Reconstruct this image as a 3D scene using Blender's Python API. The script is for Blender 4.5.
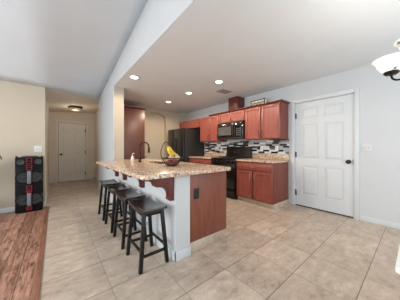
import bpy, bmesh, math, random
from mathutils import Matrix, Vector
random.seed(7)
for o in list(bpy.data.objects): bpy.data.objects.remove(o)
SC = bpy.context.scene
COL = SC.collection
PI = math.pi

# ------------------------------------------------------------------ camera
YAW = math.radians(39.2)
cd = bpy.data.cameras.new('camera'); cam = bpy.data.objects.new('camera', cd); COL.objects.link(cam)
cd.sensor_width = 36.0; cd.sensor_fit = 'HORIZONTAL'; cd.lens = 178.0/400*36
cd.shift_y = -1.4/400; cd.clip_start = 0.02
cam.location = (0, 0, 1.141); cam.rotation_euler = (PI/2, 0, -YAW)
SC.camera = cam

# ------------------------------------------------------------------ world, lights, exposure
w = bpy.data.worlds.new('daylight'); SC.world = w; w.use_nodes = True
bg = w.node_tree.nodes['Background']
bg.inputs['Color'].default_value = (0.86, 0.94, 1.0, 1); bg.inputs['Strength'].default_value = 1.25
def area(name, loc, aim, size, size_y, power, color):
    d = bpy.data.lights.new(name, 'AREA'); d.shape = 'RECTANGLE'; d.size = size; d.size_y = size_y
    d.energy = power; d.color = color
    o = bpy.data.objects.new(name, d); COL.objects.link(o); o.location = loc
    o.rotation_euler = (Vector(aim) - Vector(loc)).to_track_quat('-Z', 'Y').to_euler()
    return o
area('left_side_fill', (-3.4, 2.0, 1.3), (1.0, 3.2, 1.25), 2.6, 2.1, 82, (0.93, 0.97, 1.0))  # added area fill at the open left side; no patio door is modelled
area('near_end_fill', (2.2, -1.5, 1.3), (2.6, 3.0, 1.9), 1.8, 1.5, 10, (0.92, 0.97, 1.0))  # added weak fill at the open near end; no window is modelled
SC.view_settings.view_transform = 'Standard'; SC.view_settings.look = 'None'
SC.view_settings.gamma = 1.0; SC.view_settings.use_curve_mapping = False
SC.view_settings.exposure = 0.45

# ------------------------------------------------------------------ material helpers
def lin(c):
    r = []
    for v in c:
        v = v/255.0
        r.append(v/12.92 if v <= 0.04045 else ((v+0.055)/1.055)**2.4)
    return (*r, 1.0)
class NT:
    def __init__(s, name, rough=0.5, spec=0.5, metal=0.0):
        s.m = bpy.data.materials.new(name); s.m.use_nodes = True; s.t = s.m.node_tree
        s.b = s.t.nodes['Principled BSDF']
        s.b.inputs['Roughness'].default_value = rough; s.b.inputs['Metallic'].default_value = metal
        s.b.inputs['Specular IOR Level'].default_value = spec
        s.tc = s.t.nodes.new('ShaderNodeTexCoord').outputs['Object']
    def n(s, k, **kw):
        o = s.t.nodes.new(k)
        for a, v in kw.items(): setattr(o, a, v)
        return o
    def link(s, a, b): s.t.links.new(a, b)
    def map(s, scale, rot=(0,0,0), loc=(0,0,0), src=None):
        m = s.n('ShaderNodeMapping'); m.inputs['Scale'].default_value = scale; m.inputs['Rotation'].default_value = rot
        m.inputs['Location'].default_value = loc; s.link(src or s.tc, m.inputs['Vector']); return m.outputs[0]
    def noise(s, vec, scale, detail=4, rough=0.55, dist=0.0):
        o = s.n('ShaderNodeTexNoise'); o.inputs['Scale'].default_value = scale; o.inputs['Detail'].default_value = detail
        o.inputs['Roughness'].default_value = rough; o.inputs['Distortion'].default_value = dist
        s.link(vec, o.inputs['Vector']); return o.outputs['Fac']
    def ramp(s, fac, stops, interp='LINEAR'):
        r = s.n('ShaderNodeValToRGB'); r.color_ramp.interpolation = interp; e = r.color_ramp.elements
        while len(e) < len(stops): e.new(0.5)
        for i, (p, c) in enumerate(stops): e[i].position = p; e[i].color = lin(c)
        s.link(fac, r.inputs[0]); return r.outputs[0]
    def math(s, op, a, b=None, c=None):
        o = s.n('ShaderNodeMath', operation=op)
        for i, v in enumerate((a, b, c)):
            if v is None: continue
            if isinstance(v, (int, float)): o.inputs[i].default_value = v
            else: s.link(v, o.inputs[i])
        return o.outputs[0]
    def mix(s, fac, a, b, mode='MIX'):
        o = s.n('ShaderNodeMix', data_type='RGBA', blend_type=mode)
        if isinstance(fac, (int, float)): o.inputs[0].default_value = fac
        else: s.link(fac, o.inputs[0])
        for i, v in ((6, a), (7, b)):
            if isinstance(v, tuple): o.inputs[i].default_value = v
            else: s.link(v, o.inputs[i])
        return o.outputs[2]
    def color(s, c):
        if isinstance(c, tuple): s.b.inputs['Base Color'].default_value = c
        else: s.link(c, s.b.inputs['Base Color'])
    def bump(s, h, strength=0.2, dist=0.01):
        o = s.n('ShaderNodeBump'); o.inputs['Strength'].default_value = strength; o.inputs['Distance'].default_value = dist
        s.link(h, o.inputs['Height']); s.link(o.outputs[0], s.b.inputs['Normal'])
def plain(name, c, rough=0.5, spec=0.5, metal=0.0, var=0.06, scale=8.0):
    t = NT(name, rough, spec, metal); f = t.noise(t.tc, scale, 3)
    d = tuple(max(0, v*(1-var)) for v in c); u = tuple(min(255, v*(1+var)) for v in c)
    t.color(t.ramp(f, [(0.3, d), (0.7, u)])); return t.m
def paint(name, c, bump=0.12):
    t = NT(name, 0.75, 0.25); f = t.noise(t.tc, 2.5, 2)
    t.color(t.ramp(f, [(0.3, tuple(v*0.985 for v in c)), (0.7, c)]))
    t.bump(t.noise(t.tc, 60, 3), bump, 0.004); return t.m
def emit(name, c, s, base=(250,250,250)):
    t = NT(name, 0.4); t.color(lin(base)); t.b.inputs['Emission Color'].default_value = lin(c)
    t.b.inputs['Emission Strength'].default_value = s; return t.m
def wood(name, dark, mid, light, rough=0.35, axis='Z', spec=0.45, scale=1.0):
    t = NT(name, rough, spec)
    sc = {'Z': (14, 14, 1.1), 'Y': (14, 1.1, 14), 'X': (1.1, 14, 14)}[axis]
    v = t.map(tuple(q*scale for q in sc)); f = t.noise(v, 2.2, 5, 0.6, 0.6)
    t.color(t.ramp(f, [(0.25, dark), (0.5, mid), (0.78, light)])); return t.m

M = {}
M['white_wall'] = paint('white_wall_paint', (202, 204, 205))
M['cream_wall'] = paint('cream_wall_paint', (188, 177, 158))
M['cream_end'] = paint('cream_end_paint', (182, 173, 158))
M['kitchen_wall'] = paint('warm_beige_paint', (204, 191, 170))
M['hall_wall'] = paint('hall_paint', (224, 212, 196))
M['ceiling'] = paint('ceiling_paint', (222, 230, 236), 0.2)
M['kceiling'] = paint('kitchen_ceiling_paint', (222, 225, 226), 0.2)
M['trim'] = plain('white_trim', (206, 209, 210), 0.45, var=0.01)
M['door'] = plain('white_door_enamel', (206, 209, 210), 0.42, var=0.01)
M['hall_door'] = plain('cream_door_enamel', (226, 219, 208), 0.45, var=0.01)
M['cherry'] = wood('cherry_cabinet', (128, 64, 55), (150, 80, 69), (168, 98, 84))
M['cherry_dark'] = wood('cherry_side_panel', (106, 50, 40), (126, 62, 50), (142, 76, 60))
M['cherry_trim'] = wood('dark_cherry_trim', (78, 34, 28), (94, 42, 35), (110, 54, 44))
M['island_panel'] = wood('island_end_veneer', (108, 56, 42), (126, 70, 53), (140, 82, 62))
M['pantry_veneer'] = wood('pantry_veneer', (90, 55, 48), (102, 65, 56), (113, 74, 63))
M['black_wood'] = plain('black_stool_lacquer', (13, 12, 12), 0.35, 0.4, var=0.15)
M['seat_lacquer'] = plain('glossy_black_seat_lacquer', (30, 28, 28), 0.22, 1.0, var=0.15)
M['black'] = plain('black_appliance_enamel', (16, 16, 17), 0.18, 0.6, var=0.1)
M['black_matte'] = plain('matte_black', (22, 22, 22), 0.55, var=0.1)
M['black_glass'] = plain('black_oven_glass', (12, 12, 14), 0.06, 0.8, var=0.05)
M['mw_window'] = plain('microwave_window_mesh', (92, 88, 86), 0.2, 0.6, var=0.06)
M['fridge_side'] = plain('charcoal_textured_steel', (36, 36, 37), 0.42, 0.5, var=0.15, scale=40)
M['fridge_front'] = plain('black_fridge_front', (30, 31, 31), 0.25, 0.55, var=0.1)
M['fridge_edge'] = plain('dark_grey_gasket', (72, 74, 74), 0.4)
M['steel'] = plain('brushed_nickel', (190, 188, 184), 0.3, metal=1.0)
M['dark_metal'] = plain('oil_rubbed_bronze', (44, 38, 34), 0.38, metal=0.7)
M['bronze'] = plain('antique_bronze', (84, 66, 46), 0.4, metal=0.6)
M['gap'] = plain('dark_rubber_sweep', (14, 13, 13), 0.8)
M['plate'] = plain('white_plastic_plate', (238, 238, 234), 0.4, var=0.01)
M['switch_plate'] = plain('switch_plate_plastic', (207, 208, 207), 0.4, var=0.01)
M['slot'] = plain('dark_slot', (40, 38, 36), 0.6)
M['toggle'] = plain('switch_toggle_plastic', (188, 189, 188), 0.4, var=0.01)
M['vent'] = plain('vent_enamel', (150, 144, 138), 0.5, var=0.02)
M['lens'] = emit('recessed_lamp_lens', (255, 246, 230), 7.0)
M['hall_glass'] = plain('alabaster_glass', (196, 180, 158), 0.35)
M['table'] = plain('white_table_top', (236, 235, 230), 0.4, var=0.01)
M['red'] = plain('red_speaker_accent', (112, 26, 36), 0.45, 0.25)
M['speaker_black'] = plain('speaker_cabinet_black', (13, 14, 15), 0.5, 0.15, var=0.12)
M['cone'] = plain('speaker_cone', (46, 46, 48), 0.5, 0.2, var=0.15)
M['cone_dark'] = plain('speaker_grille_grey', (58, 62, 62), 0.45, 0.2, var=0.2)
M['silver'] = plain('silver_speaker_bar', (104, 106, 112), 0.4)
M['banana'] = plain('banana_skin', (226, 190, 62), 0.5, var=0.12, scale=20)
M['banana_tip'] = plain('banana_stem', (104, 84, 40), 0.6)
M['peach'] = plain('peach_skin', (214, 150, 122), 0.5, var=0.16, scale=20)
M['onion'] = plain('red_apple_skin', (150, 66, 58), 0.35, var=0.18, scale=20)
M['potato'] = plain('tan_fruit_skin', (206, 176, 142), 0.6, var=0.1, scale=20)
M['leaf'] = plain('dark_green_leaf', (52, 66, 34), 0.45, var=0.25, scale=10)
M['pot'] = plain('terracotta_pot', (150, 92, 66), 0.7)
M['soil'] = plain('potting_soil', (56, 42, 32), 0.95, var=0.3, scale=60)
M['soap'] = plain('ivory_ceramic', (232, 214, 196), 0.35, var=0.02)
M['sign_white'] = plain('cream_sign_board', (226, 216, 202), 0.6, var=0.03)
M['sign_brown'] = plain('dark_brown_sign_wood', (76, 52, 40), 0.6)
M['pale'] = plain('pale_grey_wood', (206, 204, 198), 0.65, var=0.05)
M['rust'] = plain('greyed_tan_wood', (176, 160, 148), 0.65, var=0.06)
M['display'] = plain('grey_display', (36, 40, 43), 0.2)

def granite():
    t = NT('tan_granite', 0.24, 0.45)
    a = t.noise(t.tc, 14, 5, 0.65); base = t.ramp(a, [(0.3, (168, 134, 110)), (0.5, (206, 176, 150)), (0.7, (228, 206, 182))])
    v = t.n('ShaderNodeTexVoronoi'); v.inputs['Scale'].default_value = 58; t.link(t.tc, v.inputs['Vector'])
    wn = t.n('ShaderNodeTexWhiteNoise'); t.link(v.outputs['Position'], wn.inputs['Vector'])
    sp = t.ramp(wn.outputs['Value'], [(0, (40, 34, 30)), (0.15, (118, 84, 66)), (0.30, (176, 146, 118)), (0.58, (214, 188, 160)), (0.85, (238, 226, 210))], 'CONSTANT')
    t.color(t.mix(0.55, base, sp)); return t.m
M['granite'] = granite()

def tile_floor(name='travertine_tile', kick=False):
    t = NT(name, 0.33, 0.4)
    sx = t.n('ShaderNodeSeparateXYZ'); t.link(t.tc, sx.inputs[0])
    def cell(out, off, p, hw):
        q = t.math('DIVIDE', t.math('SUBTRACT', out, off), p); fl = t.math('FLOOR', q); fr = t.math('SUBTRACT', q, fl)
        d = t.math('MINIMUM', fr, t.math('SUBTRACT', 1.0, fr)); return fl, t.math('LESS_THAN', t.math('MULTIPLY', d, p), hw)
    cx, dx = cell(sx.outputs[0], 0.360-0.444*20, 0.444, 0.0022); cy, dy = cell(sx.outputs[1], 0.727-0.43*20, 0.43, 0.003)
    g = t.math('MAXIMUM', t.math('MULTIPLY', dx, 0.6), dy)
    cb = t.n('ShaderNodeCombineXYZ'); t.link(cx, cb.inputs[0]); t.link(cy, cb.inputs[1])
    wn = t.n('ShaderNodeTexWhiteNoise'); t.link(cb.outputs[0], wn.inputs['Vector'])
    off = t.n('ShaderNodeVectorMath', operation='SCALE'); t.link(wn.outputs['Color'], off.inputs[0]); off.inputs['Scale'].default_value = 9.0
    ad = t.n('ShaderNodeVectorMath', operation='ADD'); t.link(off.outputs[0], ad.inputs[0]); t.link(t.tc, ad.inputs[1])
    f = t.noise(t.map((2.6, 4.4, 2), src=ad.outputs[0]), 2.6, 9, 0.72, 0.25)
    c1 = t.ramp(f, [(0.30, (166, 148, 130)), (0.44, (196, 180, 163)), (0.55, (207, 192, 176)), (0.70, (226, 213, 199))])
    tint = t.ramp(wn.outputs['Value'], [(0, (232, 226, 222)), (1, (255, 250, 246))])
    c2 = t.mix(1.0, c1, tint, 'MULTIPLY')
    if kick: t.color(c2)
    else: t.color(t.mix(g, c2, lin((112, 98, 86))))
    t.bump(f, 0.08, 0.004); return t.m
M['tile'] = tile_floor()
M['tile_kick'] = tile_floor('travertine_base_tile', True)

def wood_floor():
    t = NT('hand_scraped_plank', 0.35, 0.45)
    sx = t.n('ShaderNodeSeparateXYZ'); t.link(t.tc, sx.inputs[0])
    q = t.math('DIVIDE', t.math('ADD', sx.outputs[0], 8.0), 0.127); row = t.math('FLOOR', q); fr = t.math('SUBTRACT', q, row)
    w1 = t.n('ShaderNodeTexWhiteNoise', noise_dimensions='1D'); t.link(row, w1.inputs['W'])
    q2 = t.math('ADD', t.math('DIVIDE', sx.outputs[1], 0.95), t.math('MULTIPLY', w1.outputs['Value'], 7.0)); cl = t.math('FLOOR', q2); fr2 = t.math('SUBTRACT', q2, cl)
    cb = t.n('ShaderNodeCombineXYZ'); t.link(row, cb.inputs[0]); t.link(cl, cb.inputs[1])
    wn = t.n('ShaderNodeTexWhiteNoise'); t.link(cb.outputs[0], wn.inputs['Vector'])
    off = t.n('ShaderNodeVectorMath', operation='SCALE'); t.link(wn.outputs['Color'], off.inputs[0]); off.inputs['Scale'].default_value = 11.0
    ad = t.n('ShaderNodeVectorMath', operation='ADD'); t.link(off.outputs[0], ad.inputs[0]); t.link(t.tc, ad.inputs[1])
    f = t.noise(t.map((15, 2.0, 1), src=ad.outputs[0]), 2.6, 8, 0.72, 0.6)
    c = t.ramp(f, [(0.30, (70, 42, 34)), (0.41, (140, 98, 79)), (0.52, (180, 136, 114)), (0.68, (210, 170, 150))])
    tint = t.ramp(wn.outputs['Value'], [(0, (206, 196, 192)), (1, (255, 250, 248))])
    c = t.mix(1.0, c, tint, 'MULTIPLY')
    e1 = t.math('MULTIPLY', t.math('MINIMUM', fr, t.math('SUBTRACT', 1.0, fr)), 0.127)
    e2 = t.math('MULTIPLY', t.math('MINIMUM', fr2, t.math('SUBTRACT', 1.0, fr2)), 0.95)
    g = t.math('LESS_THAN', t.math('MINIMUM', e1, e2), 0.0022)
    t.color(t.mix(g, c, lin((58, 36, 28)))); t.bump(f, 0.2, 0.006); return t.m
M['plank'] = wood_floor()

def mosaic():
    t = NT('glass_strip_mosaic', 0.2, 0.5)
    sx = t.n('ShaderNodeSeparateXYZ'); t.link(t.tc, sx.inputs[0])
    q = t.math('DIVIDE', sx.outputs[2], 0.042); row = t.math('FLOOR', q); fr = t.math('SUBTRACT', q, row)
    w1 = t.n('ShaderNodeTexWhiteNoise', noise_dimensions='1D'); t.link(row, w1.inputs['W'])
    q2 = t.math('ADD', t.math('DIVIDE', sx.outputs[1], 0.16), t.math('MULTIPLY', w1.outputs['Value'], 13.0)); cl = t.math('FLOOR', q2); fr2 = t.math('SUBTRACT', q2, cl)
    cb = t.n('ShaderNodeCombineXYZ'); t.link(row, cb.inputs[0]); t.link(cl, cb.inputs[1])
    wn = t.n('ShaderNodeTexWhiteNoise'); t.link(cb.outputs[0], wn.inputs['Vector'])
    c = t.ramp(wn.outputs['Value'], [(0, (22, 21, 23)), (0.34, (52, 48, 50)), (0.42, (120, 108, 98)), (0.52, (172, 174, 176)), (0.72, (228, 230, 228))], 'CONSTANT')
    e1 = t.math('MULTIPLY', t.math('MINIMUM', fr, t.math('SUBTRACT', 1.0, fr)), 0.042)
    e2 = t.math('MULTIPLY', t.math('MINIMUM', fr2, t.math('SUBTRACT', 1.0, fr2)), 0.16)
    g = t.math('LESS_THAN', t.math('MINIMUM', e1, e2), 0.0012)
    t.color(t.mix(g, c, lin((196, 192, 186)))); return t.m
M['mosaic'] = mosaic()

def shade_glass():
    t = NT('frosted_shade_glass', 0.35, 0.4)
    f = t.noise(t.map((1.0, 1.0, 1.6)), 16, 2, 0.4, 0.6)
    t.color(t.ramp(f, [(0.34, (120, 122, 124)), (0.39, (240, 240, 238))]))
    t.link(t.ramp(f, [(0.34, (60, 60, 62)), (0.39, (255, 250, 242))]), t.b.inputs['Emission Color'])
    t.b.inputs['Emission Strength'].default_value = 0.35; return t.m
M['shade'] = shade_glass()

# ------------------------------------------------------------------ mesh helpers
class MB:
    def __init__(s, mat=None): s.bm = bmesh.new(); s.M = mat or Matrix.Identity(4)
    def _xf(s, vs):
        for v in vs: v.co = s.M @ v.co
    def box(s, x0, x1, y0, y1, z0, z1, bevel=0.0, seg=2):
        t = bmesh.new(); bmesh.ops.create_cube(t, size=1.0)
        for v in t.verts:
            v.co = Vector(((x0+x1)/2 + v.co.x*(x1-x0), (y0+y1)/2 + v.co.y*(y1-y0), (z0+z1)/2 + v.co.z*(z1-z0)))
        if bevel > 0: bmesh.ops.bevel(t, geom=list(t.edges), offset=bevel, segments=seg, profile=0.5, affect='EDGES')
        s._merge(t); return s
    def _merge(s, t):
        bmesh.ops.recalc_face_normals(t, faces=list(t.faces))
        s._xf(t.verts)
        me = bpy.data.meshes.new('tmp'); t.to_mesh(me); t.free(); s.bm.from_mesh(me); bpy.data.meshes.remove(me)
    def prism(s, pts, axis, a, b, bevel=0.0):
        """extrude a 2D outline: axis 'X' takes (y,z), 'Y' takes (x,z), 'Z' takes (x,y)"""
        t = bmesh.new()
        def P(p, q): return {'X': (q, p[0], p[1]), 'Y': (p[0], q, p[1]), 'Z': (p[0], p[1], q)}[axis]
        lo = [t.verts.new(P(p, a)) for p in pts]; hi = [t.verts.new(P(p, b)) for p in pts]
        n = len(pts); t.faces.new(lo); t.faces.new(hi)
        for i in range(n): t.faces.new((lo[i], lo[(i+1) % n], hi[(i+1) % n], hi[i]))
        bmesh.ops.recalc_face_normals(t, faces=list(t.faces))
        if bevel > 0:
            caps = [e for e in t.edges if all(abs((v.co['XYZ'.index(axis)]) - a) < 1e-6 for v in e.verts) or all(abs((v.co['XYZ'.index(axis)]) - b) < 1e-6 for v in e.verts)]
            bmesh.ops.bevel(t, geom=caps, offset=bevel, segments=3, profile=0.5, affect='EDGES')
        s._merge(t); return s
    def tube(s, pts, rad, n=10, cap=True):
        pts = [Vector(p) for p in pts]; rads = rad if isinstance(rad, (list, tuple)) else [rad]*len(pts)
        t = bmesh.new(); rings = []; up = None
        for i, p in enumerate(pts):
            d = (pts[min(i+1, len(pts)-1)] - pts[max(i-1, 0)]).normalized()
            if up is None: up = Vector((0, 0, 1)) if abs(d.z) < 0.9 else Vector((1, 0, 0))
            a = (up - d*up.dot(d)).normalized(); up = a; b = d.cross(a)
            rings.append([t.verts.new(p + (a*math.cos(2*PI*k/n) + b*math.sin(2*PI*k/n))*rads[i]) for k in range(n)])
        for r0, r1 in zip(rings, rings[1:]):
            for k in range(n): t.faces.new((r0[k], r0[(k+1) % n], r1[(k+1) % n], r1[k]))
        if cap: t.faces.new(rings[0]); t.faces.new(rings[-1])
        s._merge(t); return s
    def lathe(s, prof, c=(0,0,0), n=24, axis='Z', close=True):
        """prof: list of (radius, height) from one end to the other"""
        t = bmesh.new(); rings = []
        for r, h in prof:
            ring = []
            for k in range(n):
                x, y = math.cos(2*PI*k/n)*max(r, 1e-4), math.sin(2*PI*k/n)*max(r, 1e-4)
                q = {'Z': (x, y, h), 'X': (h, x, y), 'Y': (x, h, y)}[axis]
                ring.append(t.verts.new((q[0]+c[0], q[1]+c[1], q[2]+c[2])))
            rings.append(ring)
        for r0, r1 in zip(rings, rings[1:]):
            for k in range(n): t.faces.new((r0[k], r0[(k+1) % n], r1[(k+1) % n], r1[k]))
        if close: t.faces.new(rings[0]); t.faces.new(rings[-1])
        s._merge(t); return s
    def ring(s, c, R, r, n=28, m=8, axis='Z'):
        pts = []
        t = bmesh.new(); rings = []
        for i in range(n):
            a = 2*PI*i/n; rr = []
            for j in range(m):
                b = 2*PI*j/m; q = (R + r*math.cos(b)); x, y, z = q*math.cos(a), q*math.sin(a), r*math.sin(b)
                p = {'Z': (x, y, z), 'Y': (x, z, y), 'X': (z, x, y)}[axis]
                rr.append(t.verts.new((p[0]+c[0], p[1]+c[1], p[2]+c[2])))
            rings.append(rr)
        for i in range(n):
            for j in range(m):
                t.faces.new((rings[i][j], rings[(i+1) % n][j], rings[(i+1) % n][(j+1) % m], rings[i][(j+1) % m]))
        s._merge(t); return s
    def bar(s, p, q, wx, wy, bevel=0.003):
        """square-section bar between two points, horizontal top and bottom cuts"""
        p = Vector(p); q = Vector(q); t = bmesh.new(); vs = []
        d = q-p
        if abs(d.z) > max(abs(d.x), abs(d.y)):
            offs = [(-wx/2,-wy/2,0), (wx/2,-wy/2,0), (wx/2,wy/2,0), (-wx/2,wy/2,0)]
        elif abs(d.x) > abs(d.y):
            offs = [(0,-wx/2,-wy/2), (0,wx/2,-wy/2), (0,wx/2,wy/2), (0,-wx/2,wy/2)]
        else:
            offs = [(-wx/2,0,-wy/2), (wx/2,0,-wy/2), (wx/2,0,wy/2), (-wx/2,0,wy/2)]
        a = [t.verts.new(p+Vector(o)) for o in offs]; b = [t.verts.new(q+Vector(o)) for o in offs]
        t.faces.new(a); t.faces.new(b)
        for i in range(4): t.faces.new((a[i], a[(i+1) % 4], b[(i+1) % 4], b[i]))
        bmesh.ops.recalc_face_normals(t, faces=list(t.faces))
        if bevel: bmesh.ops.bevel(t, geom=list(t.edges), offset=bevel, segments=2, profile=0.5, affect='EDGES')
        s._merge(t); return s
    def grid(s, fn, nu, nv):
        t = bmesh.new(); V = [[t.verts.new(fn(i/nu, j/nv)) for j in range(nv+1)] for i in range(nu+1)]
        for i in range(nu):
            for j in range(nv): t.faces.new((V[i][j], V[i+1][j], V[i+1][j+1], V[i][j+1]))
        s._merge(t); return s

def root_of(p):
    while p.parent: p = p.parent
    return p
def part(name, mb, mat, parent=None, label=None, smooth=True, angle=35):
    me = bpy.data.meshes.new(name)
    if parent is not None:
        off = root_of(parent).location
        for v in mb.bm.verts: v.co = v.co - off
    mb.bm.to_mesh(me); mb.bm.free()
    me.materials.append(M[mat] if isinstance(mat, str) else mat)
    if smooth:
        me.polygons.foreach_set('use_smooth', [True]*len(me.polygons))
        me.set_sharp_from_angle(angle=math.radians(angle))
    o = bpy.data.objects.new(name, me); COL.objects.link(o)
    if parent is not None: o.parent = parent
    if label: o['label'] = label
    return o
def tag(o, label, cat, group=None):
    o['label'] = label; o['category'] = cat
    if group: o['group'] = group
    return o
def thing(name, loc, label, cat, group=None):
    o = bpy.data.objects.new(name, None); COL.objects.link(o); o.location = loc; o.empty_display_size = 0.1
    return tag(o, label, cat, group)
def solo(name, mb, mat, base, label, cat, group=None, **kw):
    for v in mb.bm.verts: v.co = v.co - Vector(base)
    o = part(name, mb, mat, **kw); o.location = base; return tag(o, label, cat, group)
def struct(name, mb, mat, label=None, cat=None, parent=None, **kw):
    o = part(name, mb, mat, parent, **kw)
    if parent is None:
        o['kind'] = 'structure'
        if label: o['label'] = label; o['category'] = cat or 'wall'
    return o
def copy_tree(o, parent=None):
    c = o.copy(); COL.objects.link(c); c.parent = parent
    for ch in list(o.children): copy_tree(ch, c)
    return c
def facing(n, origin):
    """local frame u (to the right seen from outside), v up, w outwards"""
    if n == '-X': u, v, w_ = Vector((0,-1,0)), Vector((0,0,1)), Vector((-1,0,0))
    elif n == '-Y': u, v, w_ = Vector((1,0,0)), Vector((0,0,1)), Vector((0,-1,0))
    elif n == '+Y': u, v, w_ = Vector((-1,0,0)), Vector((0,0,1)), Vector((0,1,0))
    m = Matrix.Identity(4)
    for i in range(3): m[i][0] = u[i]; m[i][1] = v[i]; m[i][2] = w_[i]; m[i][3] = origin[i]
    return m

# ------------------------------------------------------------------ geometry of the room
XR = 3.77            # wall with the white door and the cabinets
XH = 0.945           # header wall / island knee wall, living side
YB = 5.50            # kitchen end wall
YL = 4.65            # cream living room wall
ZC = 2.44
XE, YE = -3.6, -1.6  # where the modelled part of the house ends

struct('floor', MB().prism([(-0.09, YE), (3.9, YE), (3.9, 7.8), (-0.3, 7.8), (-0.3, 4.66), (-0.09, 4.66)], 'Z', -0.1, 0), 'tile', 'beige square travertine floor tiles', 'floor', smooth=False)
struct('floor_wood', MB().box(XE, -0.14, YE, 4.66, -0.1, 0.0), 'plank', 'reddish brown hand scraped plank floor', 'floor', smooth=False)
struct('trim_1', MB().box(-0.14, -0.09, YE, 4.60, -0.1, 0.006, 0.003), wood('transition_strip', (110, 70, 54), (140, 94, 74), (164, 116, 92), 0.4, 'Y'), 'wooden transition strip between planks and tiles', 'trim')

def vault(X, Y):
    return 2.345 + 0.17*(YL - Y) + 0.335*max(0.0, min(1.0, (X + 0.15)/(XH + 0.15)))
def yfar(X): return YL + (5.66 - YL)*max(0.0, min(1.0, (X + 0.15)/(XH + 0.15)))
xs = [XE, -2.7, -1.8, -1.2, -0.7, -0.45, -0.3, -0.15, 0.0, 0.1, 0.25, 0.4, 0.6, 0.8, XH]
def vfn(u, v):
    X = xs[round(u*(len(xs)-1))]; Y = YE + (yfar(X) - YE)*v; return Vector((X, Y, vault(X, Y)))
ce = struct('ceiling', MB().grid(vfn, len(xs)-1, 24), 'ceiling', 'white sloping living room ceiling', 'ceiling', angle=60)
so = ce.modifiers.new('thickness', 'SOLIDIFY'); so.thickness = 0.08
bm_ = ce.data
if bm_.polygons[0].normal.z > 0: bm_.flip_normals()
so.offset = -1
struct('ceiling_kitchen', MB().box(XH+0.0045, 3.92, YE, YB+0.12, ZC, ZC+0.08), 'kceiling', 'flat kitchen ceiling with recessed lights', 'ceiling', smooth=False)
hc = MB(); hb = hc.bm
hv = [hb.verts.new(p) for p in [(-0.3, 4.65, 2.345), (-0.15, YL, 2.345), (XH, 5.66, 2.508), (1.3, 5.66, 2.508), (1.3, 7.75, 2.46), (-0.3, 7.75, 2.34)]]
hu = [hb.verts.new((v.co.x, v.co.y, v.co.z+0.08)) for v in hv]
for a, b, c in ((0,1,5), (1,2,4), (1,4,5), (2,3,4)):
    hb.faces.new((hv[a], hv[b], hv[c])); hb.faces.new((hu[c], hu[b], hu[a]))
for i in range(6): hb.faces.new((hv[i], hv[(i+1) % 6], hu[(i+1) % 6], hu[i]))
bmesh.ops.recalc_face_normals(hb, faces=list(hb.faces))
struct('ceiling_hall', hc, 'hall_wall', 'hallway ceiling', 'ceiling', smooth=False)

# wall with the white door: door opening Y 0.64..1.60
DY0, DY1, DZ = 0.655, 1.590, 2.058
struct('wall_right', MB().box(XR, XR+0.13, DY1, YB+0.12, 0, ZC+0.02).box(XR, XR+0.13, YE, DY0, 0, ZC+0.02).box(XR, XR+0.13, DY0, DY1, DZ, ZC+0.02), 'white_wall', 'white wall with door and cabinets', 'wall', smooth=False)
# kitchen end wall with arched opening
ax0, ax1, asp, aap = 2.24, 2.97, 2.20, 2.335
wb = MB().box(XH+0.19, ax0, YB, YB+0.12, 0, ZC+0.02).box(ax1, XR, YB, YB+0.12, 0, ZC+0.02)
N = 16
arc = [(ax0 + (ax1-ax0)*i/N, asp + (aap-asp)*math.sin(PI*i/N)**0.8) for i in range(N+1)]
for p, q in zip(arc, arc[1:]):
    wb.prism([p, q, (q[0], ZC+0.02), (p[0], ZC+0.02)], 'Y', YB, YB+0.12)
struct('wall_back', wb, 'kitchen_wall', 'warm beige kitchen end wall with arched opening', 'wall', smooth=False)
struct('wall_alcove', MB().box(2.0, 3.2, YB+0.12, YB+0.2, 0, 2.5), 'kitchen_wall', 'beige back of the arched niche', 'wall', smooth=False)
struct('wall_left', MB().box(XE, -0.15, YL, YL+0.12, 0, 2.42), 'cream_wall', 'cream living room wall behind the speaker', 'wall', smooth=False)
struct('wall_hall', MB().box(-0.27, -0.15, YL+0.12, 7.72, 0, 2.6).box(1.145, 1.265, YB+0.12, 7.72, 0, 2.6)
       .box(-0.15, 0.085, 7.60, 7.72, 0, 2.6).box(0.875, 1.145, 7.60, 7.72, 0, 2.6).box(0.085, 0.875, 7.60, 7.72, 2.02, 2.6), 'hall_wall', 'hallway walls around the far door', 'wall', smooth=False)
# header above the kitchen opening and the wall end that carries it
hd = MB().prism([(YE, ZC+0.081), (5.66, ZC+0.081), (5.66, vault(XH, 5.66)+0.10), (YE, vault(XH, YE)+0.10)], 'X', XH, XH+0.12)
hd.box(XH, XH+0.004, YE, 5.66, ZC, ZC+0.081)
struct('wall_header', hd, 'white_wall', 'white header wall above the kitchen opening', 'wall', smooth=False)
struct('wall_center', MB().box(XH, XH+0.19, 4.0, 5.66, 0, ZC), 'white_wall', 'white wall end between hallway and kitchen', 'wall', smooth=False)
struct('wall_kitchen', MB().box(XH+0.012, XH+0.202, 3.988, 4.0, 0, ZC).box(XH+0.19, XH+0.202, 4.0, YB, 0, ZC), 'cream_end', 'cream kitchen side of the wall end', 'wall', smooth=False)
KX1 = 1.125
struct('wall_island', MB().box(XH, KX1, 1.55, 3.988, 0, 0.865), 'white_wall', 'white knee wall carrying the bar counter', 'wall', smooth=False)

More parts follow.
